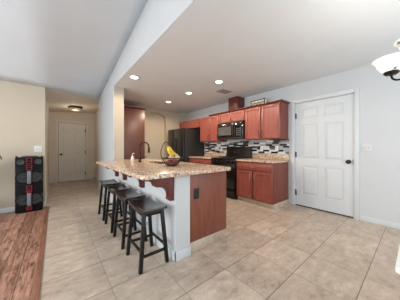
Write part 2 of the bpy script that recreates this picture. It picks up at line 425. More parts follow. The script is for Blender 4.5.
struct('light_block_doors', MB().box(XR+0.30, XR+0.34, 0.4, 1.8, -0.05, 2.3).box(XR+0.13, XR+0.34, 0.36, 0.4, -0.05, 2.3).box(XR+0.13, XR+0.34, 1.8, 1.84, -0.05, 2.3).box(XR+0.13, XR+0.34, 0.36, 1.84, 2.3, 2.34).box(0.0, 1.0, 7.78, 7.82, -0.05, 2.3), 'slot', 'added dark backing that blocks light behind the doors', 'wall', smooth=False)  # unseen boxes added to stop world light leaking round the door slabs
def base_profile(mb, *a): mb.box(*a, bevel=0.004)
struct('baseboard_right', MB().box(XR-0.014, XR, YE, DY0-0.065, 0, 0.085, 0.004), 'trim', 'white baseboard right of the door', 'baseboard')
struct('baseboard_left', MB().box(XE, -0.136, YL-0.014, YL, 0, 0.085, 0.004).box(-0.15, -0.136, YL, 7.6, 0, 0.085, 0.004), 'trim', 'white baseboard under the cream wall', 'baseboard')
struct('baseboard_island', MB().box(XH-0.015, XH, 1.535, 3.988, 0, 0.10, 0.004).box(XH-0.015, KX1+0.004, 1.535, 1.55, 0, 0.10, 0.004), 'trim', 'white baseboard around the knee wall', 'baseboard')
struct('baseboard_center', MB().box(XH-0.015, XH, 3.988, 5.66, 0, 0.085, 0.004), 'trim', 'white baseboard along the hallway side', 'baseboard')
struct('baseboard_hall', MB().box(-0.136, 0.03, 7.586, 7.60, 0, 0.085, 0.004).box(0.93, 1.13, 7.586, 7.60, 0, 0.085, 0.004).box(1.131, 1.145, 5.66, 7.6, 0, 0.085, 0.004), 'trim', 'white hallway baseboard', 'baseboard')
# casings
struct('trim_2', MB().box(XR-0.016, XR, DY0-0.06, DY0, 0, DZ+0.06, 0.004).box(XR-0.016, XR, DY1, DY1+0.06, 0, DZ+0.06, 0.004).box(XR-0.016, XR, DY0, DY1, DZ, DZ+0.06, 0.004)
       .box(XR, XR+0.13, DY0, DY0+0.012, 0, DZ).box(XR, XR+0.13, DY1-0.012, DY1, 0, DZ).box(XR, XR+0.13, DY0, DY1, DZ-0.012, DZ), 'trim', 'white casing around the kitchen side door', 'trim')
struct('trim_3', MB().box(0.03, 0.085, 7.584, 7.60, 0, 2.075, 0.004).box(0.875, 0.93, 7.584, 7.60, 0, 2.075, 0.004).box(0.085, 0.875, 7.584, 7.60, 2.02, 2.075, 0.004), 'hall_door', 'casing around the hallway door', 'trim')

def panel_door(mb, W, H, t):
    """six-panel slab in local u,v,w; front face at w = 0, body behind it"""
    mb.box(0, W, 0, H, -t, -0.012)
    st = 0.115*W/0.9 + 0.01; mul = 0.10
    rows = [(0.11*H, 0.385*H), (0.455*H, 0.785*H), (0.84*H, 0.945*H)]
    cols = [(st, W/2 - mul/2), (W/2 + mul/2, W - st)]
    mb.box(0, st, 0, H, -0.012, 0); mb.box(W-st, W, 0, H, -0.012, 0); mb.box(W/2-mul/2, W/2+mul/2, 0, H, -0.012, 0)
    zs = [0] + [z for r in rows for z in r] + [H]
    for c0, c1 in cols:
        for a, b in zip(zs[0::2], zs[1::2]): mb.box(c0, c1, a, b, -0.012, 0)
        for a, b in rows:
            # raised field with sloping shoulders
            g, sl = 0.014, 0.03
            t_ = bmesh.new()
            o_ = [(c0+g, a+g), (c1-g, a+g), (c1-g, b-g), (c0+g, b-g)]; i_ = [(c0+g+sl, a+g+sl), (c1-g-sl, a+g+sl), (c1-g-sl, b-g-sl), (c0+g+sl, b-g-sl)]
            A = [t_.verts.new((x, y, -0.012)) for x, y in o_]; B = [t_.verts.new((x, y, -0.002)) for x, y in i_]
            t_.faces.new(B); t_.faces.new(A)
            for i in range(4): t_.faces.new((A[i], A[(i+1) % 4], B[(i+1) % 4], B[i]))
            mb._merge(t_)
def knob(mb, u, v, r=0.034):
    mb.lathe([(0.0, 0.0), (r*1.05, 0.0), (r*1.05, 0.006), (r*0.45, 0.010), (r*0.40, 0.03), (r*0.9, 0.036), (r, 0.048), (r*0.85, 0.058), (0.0, 0.062)], (u, v, 0), 18)

# kitchen side door (door_1) and hall door (door_2)
def make_door(name, n, origin, W, H, mat, knob_u, hinge_u, label, knob_v=0.90):
    o = bpy.data.objects.new(name, None); COL.objects.link(o); o.location = origin; o['kind'] = 'structure'; o['label'] = label; o['category'] = 'door'
    fr = facing(n, origin)
    mb = MB(fr); panel_door(mb, W, H, 0.04); part('slab', mb, mat, o, smooth=False)
    mb = MB(fr); knob(mb, knob_u, knob_v); part('door_knob', mb, 'dark_metal', o, 'dark bronze round knob')
    for hz in (0.24, 1.00, 1.77):
        mb = MB(fr); mb.box(hinge_u-0.012, hinge_u+0.012, hz-0.05, hz+0.05, 0.0, 0.008, 0.002).tube([(hinge_u, hz-0.053, 0.012), (hinge_u, hz+0.053, 0.012)], 0.007, 8)
        part('hinge', mb, 'gap', o, 'dark hinge')
    return o
d1 = make_door('door_1', '-X', (XR+0.012, 1.575, 0.022), 0.905, 2.018, 'door', 0.845, 0.012, 'white six panel door with dark knob')
part('door_sweep', MB(facing('-X', (XR+0.012, 1.575, 0.022))).box(0, 0.905, -0.021, 0.0, -0.04, -0.004), 'gap', d1, 'black rubber sweep')
part('strike_plate', MB(facing('-X', (XR+0.012, 1.575, 0.022))).box(0.897, 0.9045, 0.86, 0.94, -0.002, 0.003), 'dark_metal', d1, 'dark latch plate')
d2 = make_door('door_2', '-Y', (0.095, 7.615, 0.012), 0.77, 2.0, 'hall_door', 0.07, 0.762, 'cream six panel door at end of hallway', 0.93)

# ------------------------------------------------------------------ cabinets
def pull(mb, u, v, L, vert=True, r=0.005, out=0.028):
    if vert: mb.tube([(u, v, 0), (u, v, out), (u, v+0.012, out+0.004), (u, v+L-0.012, out+0.004), (u, v+L, out), (u, v+L, 0)], r, 8)
    else: mb.tube([(u, v, 0), (u, v, out), (u+0.012, v, out+0.004), (u+L-0.012, v, out+0.004), (u+L, v, out), (u+L, v, 0)], r, 8)
def cab_door(fr, u0, u1, v0, v1, parent, name='door', fw=0.055, mat='cherry', hand=None, L=0.13, hm='steel'):
    mb = MB(fr); t = 0.02
    mb.box(u0, u0+fw, v0, v1, 0.0005, t, 0.003).box(u1-fw, u1, v0, v1, 0.0005, t, 0.003)
    mb.box(u0+fw, u1-fw, v0, v0+fw, 0.0005, t, 0.003).box(u0+fw, u1-fw, v1-fw, v1, 0.0005, t, 0.003)
    mb.box(u0+fw-0.002, u1-fw+0.002, v0+fw-0.002, v1-fw+0.002, 0.0005, 0.011)
    # beaded inner edge
    for a, b, c, d in ((u0+fw, u0+fw+0.01, v0+fw, v1-fw), (u1-fw-0.01, u1-fw, v0+fw, v1-fw), (u0+fw+0.01, u1-fw-0.01, v0+fw, v0+fw+0.01), (u0+fw+0.01, u1-fw-0.01, v1-fw-0.01, v1-fw)):
        mb.box(a, b, c, d, 0.009, 0.0155, 0.002)
    d = part(name, mb, mat, parent)
    if hand:
        mb = MB(fr); fr2 = fr @ Matrix.Translation((0, 0, t)); mb.M = fr2
        pull(mb, hand[0], hand[1], L, hand[2]); part('handle', mb, hm, d, 'bronze bar handle' if hm == 'dark_metal' else 'brushed nickel bar handle')
    return d
def wall_cab(y_hi, y_lo, xf, z0, z1, label, doors, crown=True, cside=True, group='red brown wall cabinets', xb=XR-0.001):
    """box from y_hi (left in the picture) to y_lo; doors: list of (u0,u1,hand_u)"""
    W = y_hi - y_lo
    o = thing('wall_cabinet', (xf, y_hi, z0), label, 'cabinet', group)
    part('carcass', MB().box(xf, xb, y_lo, y_hi, z0, z1, 0.002), 'cherry_dark', o)
    fr = facing('-X', (xf, y_hi, z0))
    for u0, u1, hu in doors:
        cab_door(fr, u0, u1, 0.012, z1-z0-0.015, o, hand=(hu, 0.05, True) if hu is not None else None, hm='dark_metal')
    if crown:
        e = 0.03 if cside else 0.0
        pr = [(0, 0), (0.034, 0.032), (0.034, 0.04), (-0.03, 0.04), (-0.03, 0)]
        c = MB(); c.prism([(xf - a, z1 + b - 0.004) for a, b in pr], 'Y', y_lo-e, y_hi)
        if cside: c.prism([(y_lo - a, z1 + b - 0.004) for a, b in pr], 'X', xf-0.02, xb)
        part('crown', c, 'cherry_trim', o, 'dark crown moulding', smooth=False)
    return o
XU = 3.44
wall_cab(2.135, 1.707, XU, 1.342, 2.062, 'wide single door wall cabinet at right end beside white door', [(0.012, 0.416, 0.035)])
wall_cab(2.555, 2.137, XU, 1.342, 2.062, 'single door wall cabinet between the microwave and the end cabinet', [(0.012, 0.406, 0.382)], cside=False)
wall_cab(3.395, 2.557, XU, 1.802, 2.062, 'short two door wall cabinet above the black microwave', [(0.012, 0.414, None), (0.424, 0.826, None)], cside=False)
wall_cab(3.79, 3.397, XU, 1.342, 2.062, 'narrow wall cabinet left of the microwave', [(0.012, 0.381, 0.355)], cside=False)
wall_cab(4.235, 3.792, XU+0.03, 1.342, 2.075, 'wall cabinet beside the refrigerator without crown moulding', [(0.012, 0.43, 0.4)], crown=False)
wall_cab(5.40, 4.237, XU+0.03, 1.80, 2.075, 'short two door wall cabinet above the black refrigerator', [(0.012, 0.576, None), (0.586, 1.15, None)], crown=False)

# vent chase over the microwave cabinet
solo('duct_cover', MB().box(3.48, XR-0.001, 2.81, 3.105, 2.108, ZC-0.001, 0.003), 'cherry_trim', (3.625, 2.95, 2.108), 'dark wooden duct box rising from cabinet tops to ceiling', 'duct cover')

# ornaments on the cabinets
def sign_marks(mb, fr, W, H):
    mb.M = fr
    mb.box(0, W, 0.0, 0.022, 0, 0.006); mb.box(0, W, H-0.018, H, 0, 0.006)
    mb.box(0, 0.02, 0.022, H-0.018, 0, 0.006); mb.box(W-0.05, W-0.02, 0.022, H+0.004, 0, 0.006)
    rr = random.Random(3); u = 0.04
    while u < W-0.08:
        h0 = 0.034 + rr.random()*0.012; h1 = H*(0.55 + 0.3*rr.random())
        mb.box(u, u+0.012, h0, h1, 0, 0.007, 0.002)
        mb.ring((u+0.026, (h0+h1)/2, 0.004), 0.013, 0.004, 14, 6)
        u += 0.048
o = thing('wall_plaque', (3.56, 2.29, 2.099), 'cream plaque with dark brown scrollwork standing on the wall cabinets', 'plaque')
part('board', MB().box(3.556, 3.572, 2.095, 2.475, 2.099, 2.245, 0.003), 'sign_white', o)
sm = MB(); sign_marks(sm, facing('-X', (3.556, 2.475, 2.099)), 0.38, 0.146); part('scrollwork', sm, 'sign_brown', o, 'dark brown scrollwork')
def small_ornament(y0, y1, mat, label):
    mb = MB(facing('-X', (3.6, y1, 2.099))); W = y1-y0
    mb.box(0, W, 0, 0.02, -0.02, 0.02, 0.004)
    for i in range(5): mb.ring((W*(i+0.6)/5.2, 0.045, 0), 0.024, 0.006, 16, 6)
    for i in (1, 3): mb.bar((W*(i+0.9)/5.2, 0.015, 0), (W*(i+0.9)/5.2+0.01, 0.09, 0), 0.01, 0.01)
    solo('shelf_ornament', mb, mat, (3.6, (y0+y1)/2, 2.099), label, 'ornament', 'curled ornaments on the cabinet tops')
small_ornament(1.80, 2.02, 'pale', 'pale grey looped ornament right of the plaque on cabinet top')
small_ornament(3.42, 3.74, 'rust', 'tan looped ornament on cabinet top above the narrow cabinet')

# base cabinets
XB = 3.15
def base_cab(y_hi, y_lo, label, doors, drawers, side=True):
    o = thing('base_cabinet', (XB, y_hi, 0), label, 'cabinet', 'red brown base cabinets')
    part('carcass', MB().box(XB, XR-0.001, y_lo, y_hi, 0.095, 0.865, 0.002), 'cherry_dark', o)
    fr = facing('-X', (XB, y_hi, 0))
    for u0, u1, hu in doors: cab_door(fr, u0, u1, 0.112, 0.675, o, hand=(hu, 0.50, True), L=0.12)
    for u0, u1 in drawers:
        mb = MB(fr).box(u0, u1, 0.70, 0.838, 0.0005, 0.02, 0.005).box(u0+0.03, u1-0.03, 0.73, 0.808, 0.018, 0.024, 0.003)
        d = part('drawer', mb, 'cherry', o)
        h = MB(fr @ Matrix.Translation((0, 0, 0.024))); pull(h, (u0+u1)/2-0.06, 0.768, 0.12, False); part('handle', h, 'steel', d, 'brushed nickel bar handle')
    part('toe_kick', MB().box(XB+0.03, XR-0.001, y_lo-(0.012 if side else 0), y_hi, 0, 0.094, 0.002), 'tile_kick', o, 'beige tile toe kick')
    return o
base_cab(2.562, 1.705, 'base cabinet with two doors and wide drawer right of the range', [(0.012, 0.412, 0.375), (0.445, 0.845, 0.48)], [(0.012, 0.845)])
base_cab(4.352, 3.35, 'base cabinet between the range and the refrigerator', [(0.012, 0.49, 0.45), (0.51, 0.99, 0.55)], [(0.012, 0.49), (0.51, 0.99)], side=False)

def rounded(x0, x1, y0, y1, rs, n=6):
    """rs radii for corners (x0,y0),(x1,y0),(x1,y1),(x0,y1)"""
    out = []
    for (cx, cy, a0), r in zip(((x0, y0, PI), (x1, y0, 1.5*PI), (x1, y1, 0), (x0, y1, 0.5*PI)), rs):
        sx = 1 if cx == x0 else -1; sy = 1 if cy == y0 else -1
        if r <= 0: out.append((cx, cy)); continue
        for i in range(n+1):
            a = a0 + i/n*PI/2; out.append((cx + sx*r + r*math.cos(a), cy + sy*r + r*math.sin(a)))
    return out
solo('countertop', MB().prism(rounded(XB-0.035, XR-0.001, 1.675, 2.563, (0.06, 0, 0, 0)), 'Z', 0.866, 0.905, 0.008), 'granite', (3.4, 2.1, 0.866), 'tan granite countertop right of the range', 'countertop', 'granite worktops')
solo('countertop', MB().prism(rounded(XB-0.035, XR-0.001, 3.348, 4.352, (0, 0, 0, 0)), 'Z', 0.866, 0.905, 0.008), 'granite', (3.4, 4.0, 0.866), 'tan granite countertop between the range and refrigerator', 'countertop', 'granite worktops')
b = thing('backsplash', (XR-0.01, 3.1, 0.906), 'mosaic strip backsplash with granite upstand behind the range', 'backsplash')
part('mosaic_tiles', MB().box(XR-0.009, XR-0.0005, 1.69, 4.36, 1.016, 1.341), 'mosaic', b, 'black grey and white strip mosaic', smooth=False)
for y0, y1 in ((1.69, 2.563), (3.348, 4.352)): part('upstand', MB().box(XR-0.024, XR-0.0095, y0, y1, 0.906, 1.015, 0.003), 'granite', b, 'tan granite upstand')

# outlets and switches
def outlet(n, origin, label, mat='plate', hole='slot', group='white wall outlets', W=0.07, H=0.115, kind='outlet'):
    fr = facing(n, origin); o = thing('wall_outlet' if kind == 'outlet' else 'light_switch', origin, label, kind, group)
    part('plate', MB(fr).box(-W/2, W/2, -H/2, H/2, 0.0005, 0.007, 0.002), mat, o)
    if kind == 'outlet':
        for dv in (-0.026, 0.026):
            s_ = part('socket', MB(fr).box(-0.017, 0.017, dv-0.014, dv+0.014, 0.006, 0.009, 0.001), mat, o)
            part('slots', MB(fr).box(-0.009, -0.006, dv-0.006, dv+0.006, 0.0085, 0.0095).box(0.006, 0.009, dv-0.006, dv+0.006, 0.0085, 0.0095), hole, s_)
    else:
        for du in (-0.023, 0.023):
            part('toggle', MB(fr).box(du-0.006, du+0.006, -0.014, 0.014, 0.006, 0.014, 0.002), 'toggle', o)
    return o
outlet('-X', (XR-0.009, 2.32, 1.143), 'white outlet on the mosaic just right of the range')
outlet('-X', (XR-0.009, 1.955, 1.143), 'white outlet on the mosaic near the white door')
outlet('-X', (XR-0.009, 3.62, 1.143), 'white outlet on the mosaic left of the range')
outlet('-X', (XR, 0.505, 1.16), 'white double switch plate on white wall beside the door knob', mat='switch_plate', kind='switch', W=0.115, group='double switch plates')
outlet('-Y', (-0.25, YL, 1.135), 'white double switch plate on cream wall above the speaker', mat='switch_plate', kind='switch', W=0.115, group='double switch plates')

# ------------------------------------------------------------------ range
r = thing('kitchen_range', (3.1, 2.955, 0), 'black freestanding range between the base cabinets', 'range')
RY0, RY1, RX = 2.573, 3.338, 3.11
part('body', MB().box(RX, XR-0.03, RY0, RY1, 0.03, 0.895, 0.004).box(RX+0.05, XR-0.05, RY0+0.03, RY1-0.03, 0.0, 0.03), 'black', r)
part('cooktop', MB().box(RX-0.02, XR-0.03, RY0-0.001, RY1+0.001, 0.896, 0.914, 0.005), 'black_glass', r)
part('backguard', MB().prism([(XR-0.13, 0.915), (XR-0.03, 0.915), (XR-0.03, 1.185), (XR-0.085, 1.185)], 'Y', RY0, RY1, 0.006), 'black', r)
part('display', MB().prism([(XR-0.1185, 1.02), (XR-0.113, 1.02), (XR-0.093, 1.13), (XR-0.0985, 1.13)], 'Y', 2.83, 3.08), 'display', r, 'grey clock display')
fr = facing('-X', (RX, RY1, 0)); RW = RY1-RY0
part('control_panel', MB(fr).box(0.004, RW-0.004, 0.80, 0.892, 0.0005, 0.03, 0.008), 'black', r)
for i in range(5):
    mb = MB(fr @ Matrix.Translation((RW*(i+0.7)/5.4, 0.845, 0.03))); mb.lathe([(0, 0), (0.022, 0), (0.02, 0.018), (0.018, 0.022), (0, 0.022)], n=16); part('knob', mb, 'black_matte', r)
od = part('oven_door', MB(fr).box(0.006, RW-0.006, 0.235, 0.792, 0.0005, 0.035, 0.006), 'black', r)
part('oven_window', MB(fr).box(0.13, RW-0.13, 0.34, 0.64, 0.034, 0.038, 0.002), 'black_glass', od)
part('handle', MB(fr).tube([(0.06, 0.735, 0.03), (0.06, 0.735, 0.075), (0.075, 0.735, 0.082), (RW-0.075, 0.735, 0.082), (RW-0.06, 0.735, 0.075), (RW-0.06, 0.735, 0.03)], 0.011, 10), 'black_matte', od)
part('drawer', MB(fr).box(0.006, RW-0.006, 0.04, 0.228, 0.0005, 0.03, 0.006), 'black', r)
for y0, y1 in ((RY0+0.04, 2.94), (2.97, RY1-0.04)):
    mb = MB()
    for x in (3.17, 3.39, 3.61): mb.box(x-0.006, x+0.006, y0, y1, 0.926, 0.938, 0.002)
    for y in (y0+0.006, (y0+y1)/2, y1-0.006): mb.box(3.164, 3.616, y-0.006, y+0.006, 0.926, 0.938, 0.002)
    for x in (3.17, 3.61):
        for y in (y0+0.006, y1-0.006): mb.box(x-0.007, x+0.007, y-0.007, y+0.007, 0.9142, 0.927)
    part('grate', mb, 'black_matte', r)
for x in (3.28, 3.5):
    for y in (2.775, 3.135): part('burner', MB().lathe([(0, 0.9142), (0.045, 0.9142), (0.042, 0.921), (0.03, 0.925), (0, 0.925)], (x, y, 0), 18), 'black_matte', r)

# ------------------------------------------------------------------ microwave
mz0, mz1, mx = 1.378, 1.800, 3.385
m = thing('microwave', (mx, 2.975, mz0), 'black over the range microwave under the short wall cabinet', 'microwave')
part('body', MB().box(mx, XR-0.012, 2.559, 3.393, mz0, mz1, 0.004), 'black', m)
fr = facing('-X', (mx, 3.393, mz0)); MW = 0.834; MH = mz1-mz0
d = part('door', MB(fr).box(0.004, MW*0.72, 0.045, MH-0.04, 0.0005, 0.025, 0.006), 'black', m)
part('window', MB(fr).box(0.05, MW*0.58, 0.10, MH-0.11, 0.03, 0.028, 0.002), 'mw_window', d, 'grey mesh window')
part('handle', MB(fr).tube([(MW*0.66, 0.08, 0.024), (MW*0.66, 0.085, 0.055), (MW*0.665, MH/2, 0.066), (MW*0.66, MH-0.085, 0.055), (MW*0.66, MH-0.08, 0.024)], 0.010, 10), 'black_matte', d)
cp = part('control_panel', MB(fr).box(MW*0.728, MW-0.004, 0.045, MH-0.04, 0.0005, 0.022, 0.006), 'black_glass', m)
part('display', MB(fr).box(MW*0.76, MW-0.03, MH-0.115, MH-0.07, 0.0215, 0.024), 'display', cp)
mb = MB(fr)
for i in range(3):
    for j in range(4): mb.box(MW*0.76+i*0.052, MW*0.76+i*0.052+0.04, 0.075+j*0.048, 0.075+j*0.048+0.034, 0.0215, 0.0235, 0.001)
part('keypad', mb, 'fridge_edge', cp)
part('vent_grille', MB(fr).box(0.004, MW-0.004, MH-0.036, MH-0.004, 0.0005, 0.018, 0.003).box(0.004, MW-0.004, 0.004, 0.04, 0.0005, 0.018, 0.003), 'black_matte', m)

# ------------------------------------------------------------------ refrigerator
FY0, FY1, FX, FZ = 4.372, 5.275, 2.92, 1.752
f = thing('refrigerator', (3.35, 4.82, 0), 'black side by side refrigerator near the kitchen corner', 'refrigerator')
part('body', MB().box(FX+0.085, XR-0.025, FY0, FY1, 0.04, FZ-0.01, 0.006).box(FX+0.12, XR-0.05, FY0+0.04, FY1-0.04, 0, 0.04), 'fridge_side', f)
fr = facing('-X', (FX+0.075, FY1, 0)); FW = FY1-FY0
part('gasket', MB(fr).box(0.01, FW-0.01, 0.09, FZ-0.02, -0.0095, -0.0005), 'fridge_edge', f)
dl = part('door', MB(fr).box(0, FW*0.45-0.003, 0.08, FZ, 0, 0.075, 0.012), 'fridge_front', f)
du = part('door', MB(fr).box(FW*0.45+0.003, FW, 0.08, FZ, 0, 0.075, 0.012), 'fridge_front', f)
for d_, u_ in ((dl, FW*0.45-0.05), (du, FW*0.45+0.05)):
    part('handle', MB(fr).tube([(u_, 0.7, 0.073), (u_, 0.71, 0.115), (u_, 1.44, 0.115), (u_, 1.45, 0.073)], 0.012, 10), 'black_matte', d_)
part('kick_grille', MB(fr).box(0.02, FW-0.02, 0.0, 0.07, -0.005, 0.03, 0.004), 'black_matte', f)

# ------------------------------------------------------------------ tall pantry cabinet
p = thing('pantry_cabinet', (1.56, 4.9, 0), 'tall red brown pantry cabinet behind the faucet', 'cabinet')
PX0, PX1 = XH+0.205, 1.975
part('carcass', MB().box(PX0, PX1, 4.9, YB-0.001, 0.09, 2.235, 0.002), 'cherry_dark', p)
fr = facing('-Y', (PX0, 4.9, 0)); PW = PX1-PX0
part('door', MB(fr).box(0.012, PW-0.012, 0.11, 2.215, 0.0005, 0.02, 0.003), 'pantry_veneer', p)
part('crown', MB().prism([(4.9-a, 2.231+b_) for a, b_ in [(0, 0), (0.03, 0.03), (0.03, 0.04), (-0.03, 0.04), (-0.03, 0)]], 'X', PX0, PX1+0.03), 'cherry_trim', p, 'dark crown moulding', smooth=False)
part('toe_kick', MB().box(PX0, PX1, 4.96, YB-0.001, 0, 0.089), 'tile_kick', p, 'beige tile toe kick')

# ------------------------------------------------------------------ island
IX1, IY0, IY1 = 1.715, 1.565, 3.70
isl = thing('island_cabinet', (1.42, 2.6, 0), 'red brown island cabinet with plain end panel under granite', 'cabinet')
part('end_panel', MB().box(KX1+0.002, IX1, IY0, IY0+0.02, 0.115, 0.864, 0.002), 'island_panel', isl, 'plain veneered end panel')
part('carcass', MB().box(KX1+0.002, IX1-0.02, IY0+0.0205, 2.50, 0.115, 0.864).box(KX1+0.002, IX1-0.02, 2.50, 3.25, 0.115, 0.62).box(KX1+0.002, IX1-0.02, 3.25, IY1, 0.115, 0.864), 'cherry_dark', isl, smooth=False)
for k in range(4):
    y0 = IY0+0.03 + k*0.526
    mb = MB(Matrix(((0,0,1,IX1-0.0195), (1,0,0,y0), (0,1,0,0), (0,0,0,1))))
    mb.box(0, 0.50, 0.13, 0.85, 0, 0.018, 0.003).box(0.06, 0.44, 0.19, 0.79, 0.016, 0.02, 0.002)
    part('door', mb, 'cherry', isl)
part('toe_kick', MB().box(KX1+0.004, IX1-0.004, IY0-0.004, IY1, 0, 0.114, 0.002), 'tile_kick', isl, 'beige tile base')
# countertop with sink cut-out
SX0, SX1, SY0, SY1 = 1.27, 1.64, 2.52, 3.20
CX0, CX1, CY0, CY1, KZ0, KZ1 = 0.575, 1.765, 1.478, 3.96, 0.866, 0.906
ct = MB()
ol = rounded(CX0, CX1, CY0, 3.70, (0.075, 0.10, 0, 0.06))
near = [q for q in ol if q[1] < 2.4]
def strip(pts): ct.prism(pts, 'Z', KZ0, KZ1)
ctop = bmesh.new()
outer = [q for q in rounded(CX0, CX1, CY0, 3.985, (0.075, 0.10, 0, 0), 8)]
outer = outer[:-1] + [(0.93, 3.985), (0.93, 3.72), (CX0+0.05, 3.72), (CX0, 3.67)]
def slab_with_hole(mb, outer, hole, z0, z1):
    t = bmesh.new()
    def loop(pts, z): return [t.verts.new((x, y, z)) for x, y in pts]
    for z in (z1, z0):
        vo, vh = loop(outer, z), loop(hole, z)
        es = [t.edges.new((l[i], l[(i+1) % len(l)])) for l in (vo, vh) for i in range(len(l))]
        bmesh.ops.triangle_fill(t, use_beauty=True, use_dissolve=False, edges=es)
    def side(pts):
        for i in range(len(pts)):
            a, c = pts[i], pts[(i+1) % len(pts)]
            t.faces.new([t.verts.new((*a, z0)), t.verts.new((*c, z0)), t.verts.new((*c, z1)), t.verts.new((*a, z1))])
    side(outer); side(hole)
    bmesh.ops.remove_doubles(t, verts=list(t.verts), dist=1e-5)
    bmesh.ops.recalc_face_normals(t, faces=list(t.faces))
    rim = [e for e in t.edges if len(e.link_faces) == 2 and abs(e.calc_face_angle(0)) > 1.2 and abs(e.verts[0].co.z - e.verts[1].co.z) < 1e-6]
    bmesh.ops.bevel(t, geom=rim, offset=0.009, segments=3, profile=0.5, affect='EDGES')
    mb._merge(t)
ct = MB(); slab_with_hole(ct, outer, rounded(SX0, SX1, SY0, SY1, (0.03,)*4, 4), KZ0, KZ1)
solo('countertop', ct, 'granite', (1.2, 2.7, KZ0), 'tan granite island countertop with overhanging bar edge', 'countertop', 'granite worktops', angle=30)
sk = MB(); w_ = 0.004
sk.box(SX0-0.012, SX1+0.012, SY0-0.012, SY1+0.012, 0.66, 0.664)
sk.box(SX0-0.016, SX0-0.012, SY0-0.012, SY1+0.012, 0.66, 0.8655).box(SX1+0.012, SX1+0.016, SY0-0.012, SY1+0.012, 0.66, 0.8655)
sk.box(SX0-0.012, SX1+0.012, SY0-0.016, SY0-0.012, 0.66, 0.8655).box(SX0-0.012, SX1+0.012, SY1+0.012, SY1+0.016, 0.66, 0.8655)
s_ = thing('kitchen_sink', (1.455, 2.86, 0.66), 'dark undermount sink basin in the island countertop', 'sink')
part('basin', sk, 'black_matte', s_, smooth=False); part('drain', MB().lathe([(0, 0.6642), (0.04, 0.6642), (0.038, 0.667), (0, 0.667)], (1.455, 2.86, 0), 20), 'steel', s_)
# faucet
fx, fy = 1.148, 3.066
fc = thing('kitchen_faucet', (fx, fy, KZ1), 'tall dark gooseneck faucet beside the island sink', 'faucet')
part('base', MB().lathe([(0, KZ1), (0.03, KZ1), (0.03, KZ1+0.012), (0.021, KZ1+0.03), (0.019, KZ1+0.10), (0, KZ1+0.10)], (fx, fy, 0), 18), 'dark_metal', fc)
gp = [(fx, fy, KZ1+0.09), (fx, fy, KZ1+0.27)] + [(fx+0.075-0.075*math.cos(a), fy-0.03*(1-math.cos(a))/2, KZ1+0.27+0.075*math.sin(a)) for a in [PI*i/10 for i in range(1, 11)]] + [(fx+0.15, fy-0.03, KZ1+0.25)]
part('spout', MB().tube(gp, 0.0125, 12), 'dark_metal', fc)
part('spray_head', MB().lathe([(0, KZ1+0.16), (0.017, KZ1+0.16), (0.02, KZ1+0.18), (0.017, KZ1+0.255), (0, KZ1+0.255)], (fx+0.152, fy-0.03, 0), 14), 'dark_metal', fc)
part('lever', MB().tube([(fx+0.015, fy-0.005, KZ1+0.065), (fx+0.05, fy-0.025, KZ1+0.075), (fx+0.09, fy-0.05, KZ1+0.10)], [0.008, 0.006, 0.005], 10), 'dark_metal', fc)
sx_, sy_ = 1.075, 3.225
so_ = thing('soap_dispenser', (sx_, sy_, KZ1), 'small ivory soap bottle beside the faucet', 'soap dispenser')
part('bottle', MB().lathe([(0, KZ1+0.0005), (0.027, KZ1+0.0005), (0.029, KZ1+0.02), (0.028, KZ1+0.075), (0.016, KZ1+0.095), (0.012, KZ1+0.11), (0, KZ1+0.11)], (sx_, sy_, 0), 18), 'soap', so_)
part('pump', MB().tube([(sx_, sy_, KZ1+0.108), (sx_, sy_, KZ1+0.15), (sx_+0.035, sy_-0.01, KZ1+0.148)], 0.006, 8), 'soap', so_)
# corbels: ogee bracket, profile in x,z
def corbel_profile():
    pts = [(XH-0.0005, 0.8655), (XH-0.295, 0.8655), (XH-0.295, 0.838)]
    for i in range(1, 7):                       # rounded nose
        a = i/6*PI/2; pts.append((XH-0.275+0.085*math.sin(a) - 0.02, 0.838-0.058*(1-math.cos(a))))
    pts.append((XH-0.19, 0.768))
    for i in range(1, 9):                       # long hollow towards the wall
        a = i/8*PI/2; pts.append((XH-0.19+0.135*math.sin(a), 0.768-0.10*(1-math.cos(a))))
    pts += [(XH-0.055, 0.645), (XH-0.062, 0.632), (XH-0.045, 0.612), (XH-0.0005, 0.612)]
    return pts
cl = ['red brown corbel nearest the camera at the island end', 'second red brown corbel from the island end', 'third red brown corbel from the island end', 'farthest red brown corbel under the bar, by the hallway']
proto = None
for y, lab in zip((1.575, 2.34, 3.10, 3.84), cl):
    if y > 3.7: y = 3.60
    if proto is None:
        proto = solo('corbel', MB().prism(corbel_profile(), 'Y', y, y+0.075, 0.003), 'cherry_trim', (XH, y+0.037, 0.612), lab, 'corbel', 'corbels under the bar counter', angle=25)
    else:
        c = proto.copy(); COL.objects.link(c); c.location.y = y+0.037; c['label'] = lab
outlet('-Y', (1.222, IY0, 0.640), 'black outlet on the brown island end panel', mat='black_matte', hole='slot', group='black outlet')

# ------------------------------------------------------------------ fruit bowl with banana hook
bx, by, bz = 1.25, 2.145, KZ1
fb = thing('fruit_bowl', (bx, by, bz), 'black wire fruit bowl with banana hook on island', 'fruit bowl')
mb = MB().ring((bx, by, bz+0.006), 0.06, 0.006).ring((bx, by, bz+0.105), 0.14, 0.006).ring((bx, by, bz+0.05), 0.108, 0.0035)
for k in range(20):
    a = 2*PI*k/20; mb.tube([(bx+r_*math.cos(a), by+r_*math.sin(a), bz+h_) for r_, h_ in ((0.06, 0.006), (0.093, 0.025), (0.112, 0.06), (0.14, 0.105))], 0.0028, 6)
part('basket', mb, 'black_matte', fb)
hk = Vector((-0.775, 0.632, 0))  # hook stands on the left rim seen from the bar end
hb0 = Vector((bx, by, bz)) + hk*0.14
pts = [hb0 + Vector((0, 0, 0.10)), hb0 + hk*0.012 + Vector((0, 0, 0.17)), hb0 - hk*0.0 + Vector((0, 0, 0.24)), hb0 - hk*0.025 + Vector((0, 0, 0.30)), hb0 - hk*0.055 + Vector((0, 0, 0.325)), hb0 - hk*0.085 + Vector((0, 0, 0.318)), hb0 - hk*0.092 + Vector((0, 0, 0.295))]
sm_pts = []
